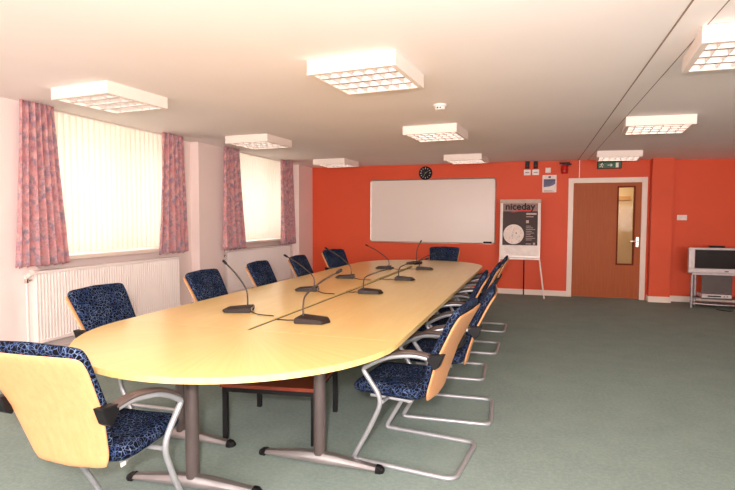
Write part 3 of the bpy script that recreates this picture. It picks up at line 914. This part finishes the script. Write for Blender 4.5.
m.span((.10, -.0158, .745), (.27, -.0151, .775)); m.span((.10, -.0158, .705), (.22, -.0151, .716)); E_(m, 'cover_heading', palei).parent = cov; m = MB(); m.span((.10, -.0158, .60), (.145, -.0151, .65)); E_(m, 'cover_seal', palei).parent = cov; m = MB()
for k in range(9): m.span((.10, -.0158, .545-.03*k), (.18+.09*((k*7) % 5)/5, -.0151, .553-.03*k))
E_(m, 'cover_print', palei).parent = cov
m = MB(); m.span((.10, -.0158, .235), (.19, -.0151, .246)); E_(m, 'cover_footer', palei).parent = cov
m = MB(); m.span((.22, -.0158, .228), (.255, -.0151, .262)); E_(m, 'cover_emblem', palei).parent = cov
for s in (-1, 1):
    m = MB(); m.tube([(s*.325, -.075, .72), (s*.42, -.10, .012)], .0125, 10); m.build('leg', MAT['plastic_white'], ea, smooth=True)
    m = MB(); m.cyl((s*.42, -.10, .001), (s*.417, -.099, .03), .016, n=12); m.build('foot', MAT['plastic_white'], ea)
m = MB(); m.tube([(.075, -.06, .78), (.075, .20, .012)], .0105, 10); m.build('rear_leg', MAT['plastic_black'], ea, smooth=True)

# ------------------------------------------------------------------ television corner
tv = empty('television', (2.78, 9.23, .545), 0, 'silver wide television with dark screen on a stand against the red wall', 'television')
TW, TH = .51, .395
m = MB()
# bezel as a frame with a thick lower edge and side speaker columns
m.span((-TW, -.06, 0), (TW, .02, .075), bevel=.012); m.span((-TW, -.06, TH-.035), (TW, .02, TH), bevel=.010)
m.span((-TW, -.06, .07), (-TW+.085, .02, TH-.03), bevel=.01); m.span((TW-.085, -.06, .07), (TW, .02, TH-.03), bevel=.01)
m.build('bezel', MAT['tv_silver'], tv)
MB().span((-TW+.08, -.045, .07), (TW-.08, .0, TH-.03)).build('screen', MAT['screen'], tv)
m = MB(); bm = m.bm
a = [bm.verts.new(p) for p in ((-TW+.02, .021, .01), (TW-.02, .021, .01), (TW-.02, .021, TH-.01), (-TW+.02, .021, TH-.01))]
b = [bm.verts.new(p) for p in ((-TW*.6, .34, .04), (TW*.6, .34, .04), (TW*.6, .34, TH-.08), (-TW*.6, .34, TH-.08))]
bm.faces.new(a[::-1]); bm.faces.new(b)
for k in range(4): bm.faces.new((a[k], a[(k+1) % 4], b[(k+1) % 4], b[k]))
m.build('rear_housing', MAT['plastic_black'], tv)
MB().span((-.025, -.064, .028), (.025, -.060, .042)).build('badge', MAT['plastic_black'], tv)
o = MB().span((-.10, -.04, 0), (.10, .04, .028), bevel=.004).build('set_top_unit', MAT['plastic_black']); o.location = (2.655, 9.23, .941)
tag(o, 'small flat black unit lying on top of the television', 'set-top unit')
ts = empty('television_stand', (2.78, 9.25, 0), 0, 'metal television stand with slim silver legs and glass shelves', 'stand')
for x in (-.45, .45):
    MB().cyl((x, -.05, .0), (x, -.05, .515), .017, n=14).build('leg', MAT['silver'], ts, smooth=True)
    MB().cyl((x*.75, .22, .0), (x*.75, .22, .515), .017, n=14).build('leg', MAT['silver'], ts, smooth=True)
MB().span((-.45, -.05, .515), (.45, .25, .544), bevel=.004).build('top_plate', MAT['tv_silver'], ts)
MB().span((-.24, .235, .10), (.18, .249, .514)).build('back_panel', MAT['charcoal'], ts)
def arc_shelf(z, front):
    pts = [(-.42, .23)]+[(-.42+.84*k/16, front-.08*math.sin(PI*k/16)) for k in range(17)]+[(.42, .23)]
    return MB().prism(pts, z, z+.012)
arc_shelf(.145, 0.0).build('shelf', MAT['charcoal'], ts); arc_shelf(.055, .0).build('shelf', MAT['tv_silver'], ts)
vp = empty('video_player', (2.66, 9.24, .158), 0, 'slim silver video player on the shelf under the television', 'video player')
MB().span((-.20, -.07, .008), (.20, .20, .065), bevel=.004).build('body', MAT['tv_silver'], vp)
MB().span((-.12, -.073, .026), (.06, -.070, .046)).build('disc_slot', MAT['plastic_black'], vp)
for x in (-.15, .15): MB().cyl((x, .06, 0), (x, .06, .008), .015, n=10).build('foot', MAT['plastic_black'], vp)
for x in (.10, .14): MB().cyl((x, -.075, .036), (x, -.07, .036), .008, n=10).build('button', MAT['plastic_black'], vp)
def cord(name, pts, mat, label, r=.006):
    o = MB().tube(smooth_path(pts, 8), r, 8).build(name, mat, None, smooth=True); return tag(o, label, 'cable', 'cables by the television stand')
cord('cable', [(2.90, 9.10, .235), (2.93, 9.06, .19), (2.87, 9.04, .12), (2.95, 9.05, .05), (2.86, 9.02, .007), (2.98, 9.0, .007), (3.3, 9.1, .007)], MAT['plastic_white'], 'white tangled cable hanging at the right of the video player')
cord('cable', [(2.64, 9.10, .007), (2.68, 9.03, .007), (2.75, 8.97, .007), (2.81, 8.98, .007), (2.84, 9.05, .007)], MAT['plastic_black'], 'short black cable curling on the carpet in front of the television stand')

# smoke detector
sd = empty('smoke_detector', (-.84, 4.69, H), 0, 'small round white smoke detector on the ceiling between two lights', 'smoke detector')
MB().lathe([(.058, 0), (.058, -.015), (.048, -.022), (.045, -.045), (.03, -.052)], 28).build('body', MAT['plastic_white'], sd, smooth=True)
m = MB()
for k in (-.014, .010): m.box((k, -.0455, -.034), (.014, .006, .012))
m.build('vent', MAT['plastic_black'], sd)

# ------------------------------------------------------------------ light
def area(name, loc, rot, sx, sy, power, color, spread=PI):
    l = bpy.data.lights.new(name, 'AREA'); l.shape = 'RECTANGLE'; l.size = sx; l.size_y = sy; l.energy = power; l.color = color; l.spread = spread
    o = bpy.data.objects.new(name, l); COL.objects.link(o); o.location = loc; o.rotation_euler = rot; return o
WARM = (1.0, .86, .74)
for a, b in RW:
    area('rear_fill', ((a+b)/2, Y0-.2, 1.40), (PI/2+.12, 0, 0), b-a-.1, 1.0, 85 if a < 0 else 210, (1.0, .87, .82))  # added fill lights outside the added rear windows, to brighten the room
def spot(name, loc, target, power, color, size, blend=.6, rad=.08):
    l = bpy.data.lights.new(name, 'SPOT'); l.energy = power; l.color = color; l.spot_size = size; l.spot_blend = blend; l.shadow_soft_size = rad
    o = bpy.data.objects.new(name, l); COL.objects.link(o); o.location = loc
    o.rotation_euler = (Vector(target)-Vector(loc)).to_track_quat('-Z', 'Y').to_euler(); return o
spot('bounce_flash', (-.10, -.05, 1.52), (-1.3, 1.9, 2.4), 265, (1.0, .875, .86), math.radians(165), .8, .06)
area('corridor_lamp', (1.4, 10.5, H-.02), (0, 0, 0), 1.2, .3, 13, (1.0, .85, .62))
w = bpy.data.worlds.new('sky'); scene.world = w; w.use_nodes = True
bg = w.node_tree.nodes['Background']; bg.inputs['Color'].default_value = (.98, .985, 1.0, 1); bg.inputs['Strength'].default_value = 2.0

# ------------------------------------------------------------------ camera
cam = bpy.data.cameras.new('camera'); co = bpy.data.objects.new('camera', cam); COL.objects.link(co)
yaw, pitch, roll = .314, .052, .0034
f = Vector((-math.sin(yaw)*math.cos(pitch), math.cos(yaw)*math.cos(pitch), -math.sin(pitch)))
r = Vector((math.cos(yaw), math.sin(yaw), 0)); u = r.cross(f)
r2 = r*math.cos(roll)+u*math.sin(roll); u2 = u*math.cos(roll)-r*math.sin(roll)
mt = Matrix((r2, u2, -f)).transposed().to_4x4(); mt.translation = Vector((0, 0, 1.378)); co.matrix_world = mt
cam.sensor_width = 36; cam.sensor_fit = 'HORIZONTAL'; cam.lens = 517.86/735*36; cam.clip_start = .02
scene.camera = co
vs = scene.view_settings
scene.display_settings.display_device = 'sRGB'
vs.view_transform = 'Standard'; vs.look = 'None'; vs.exposure = 0.70; vs.gamma = 1.0; vs.use_curve_mapping = False
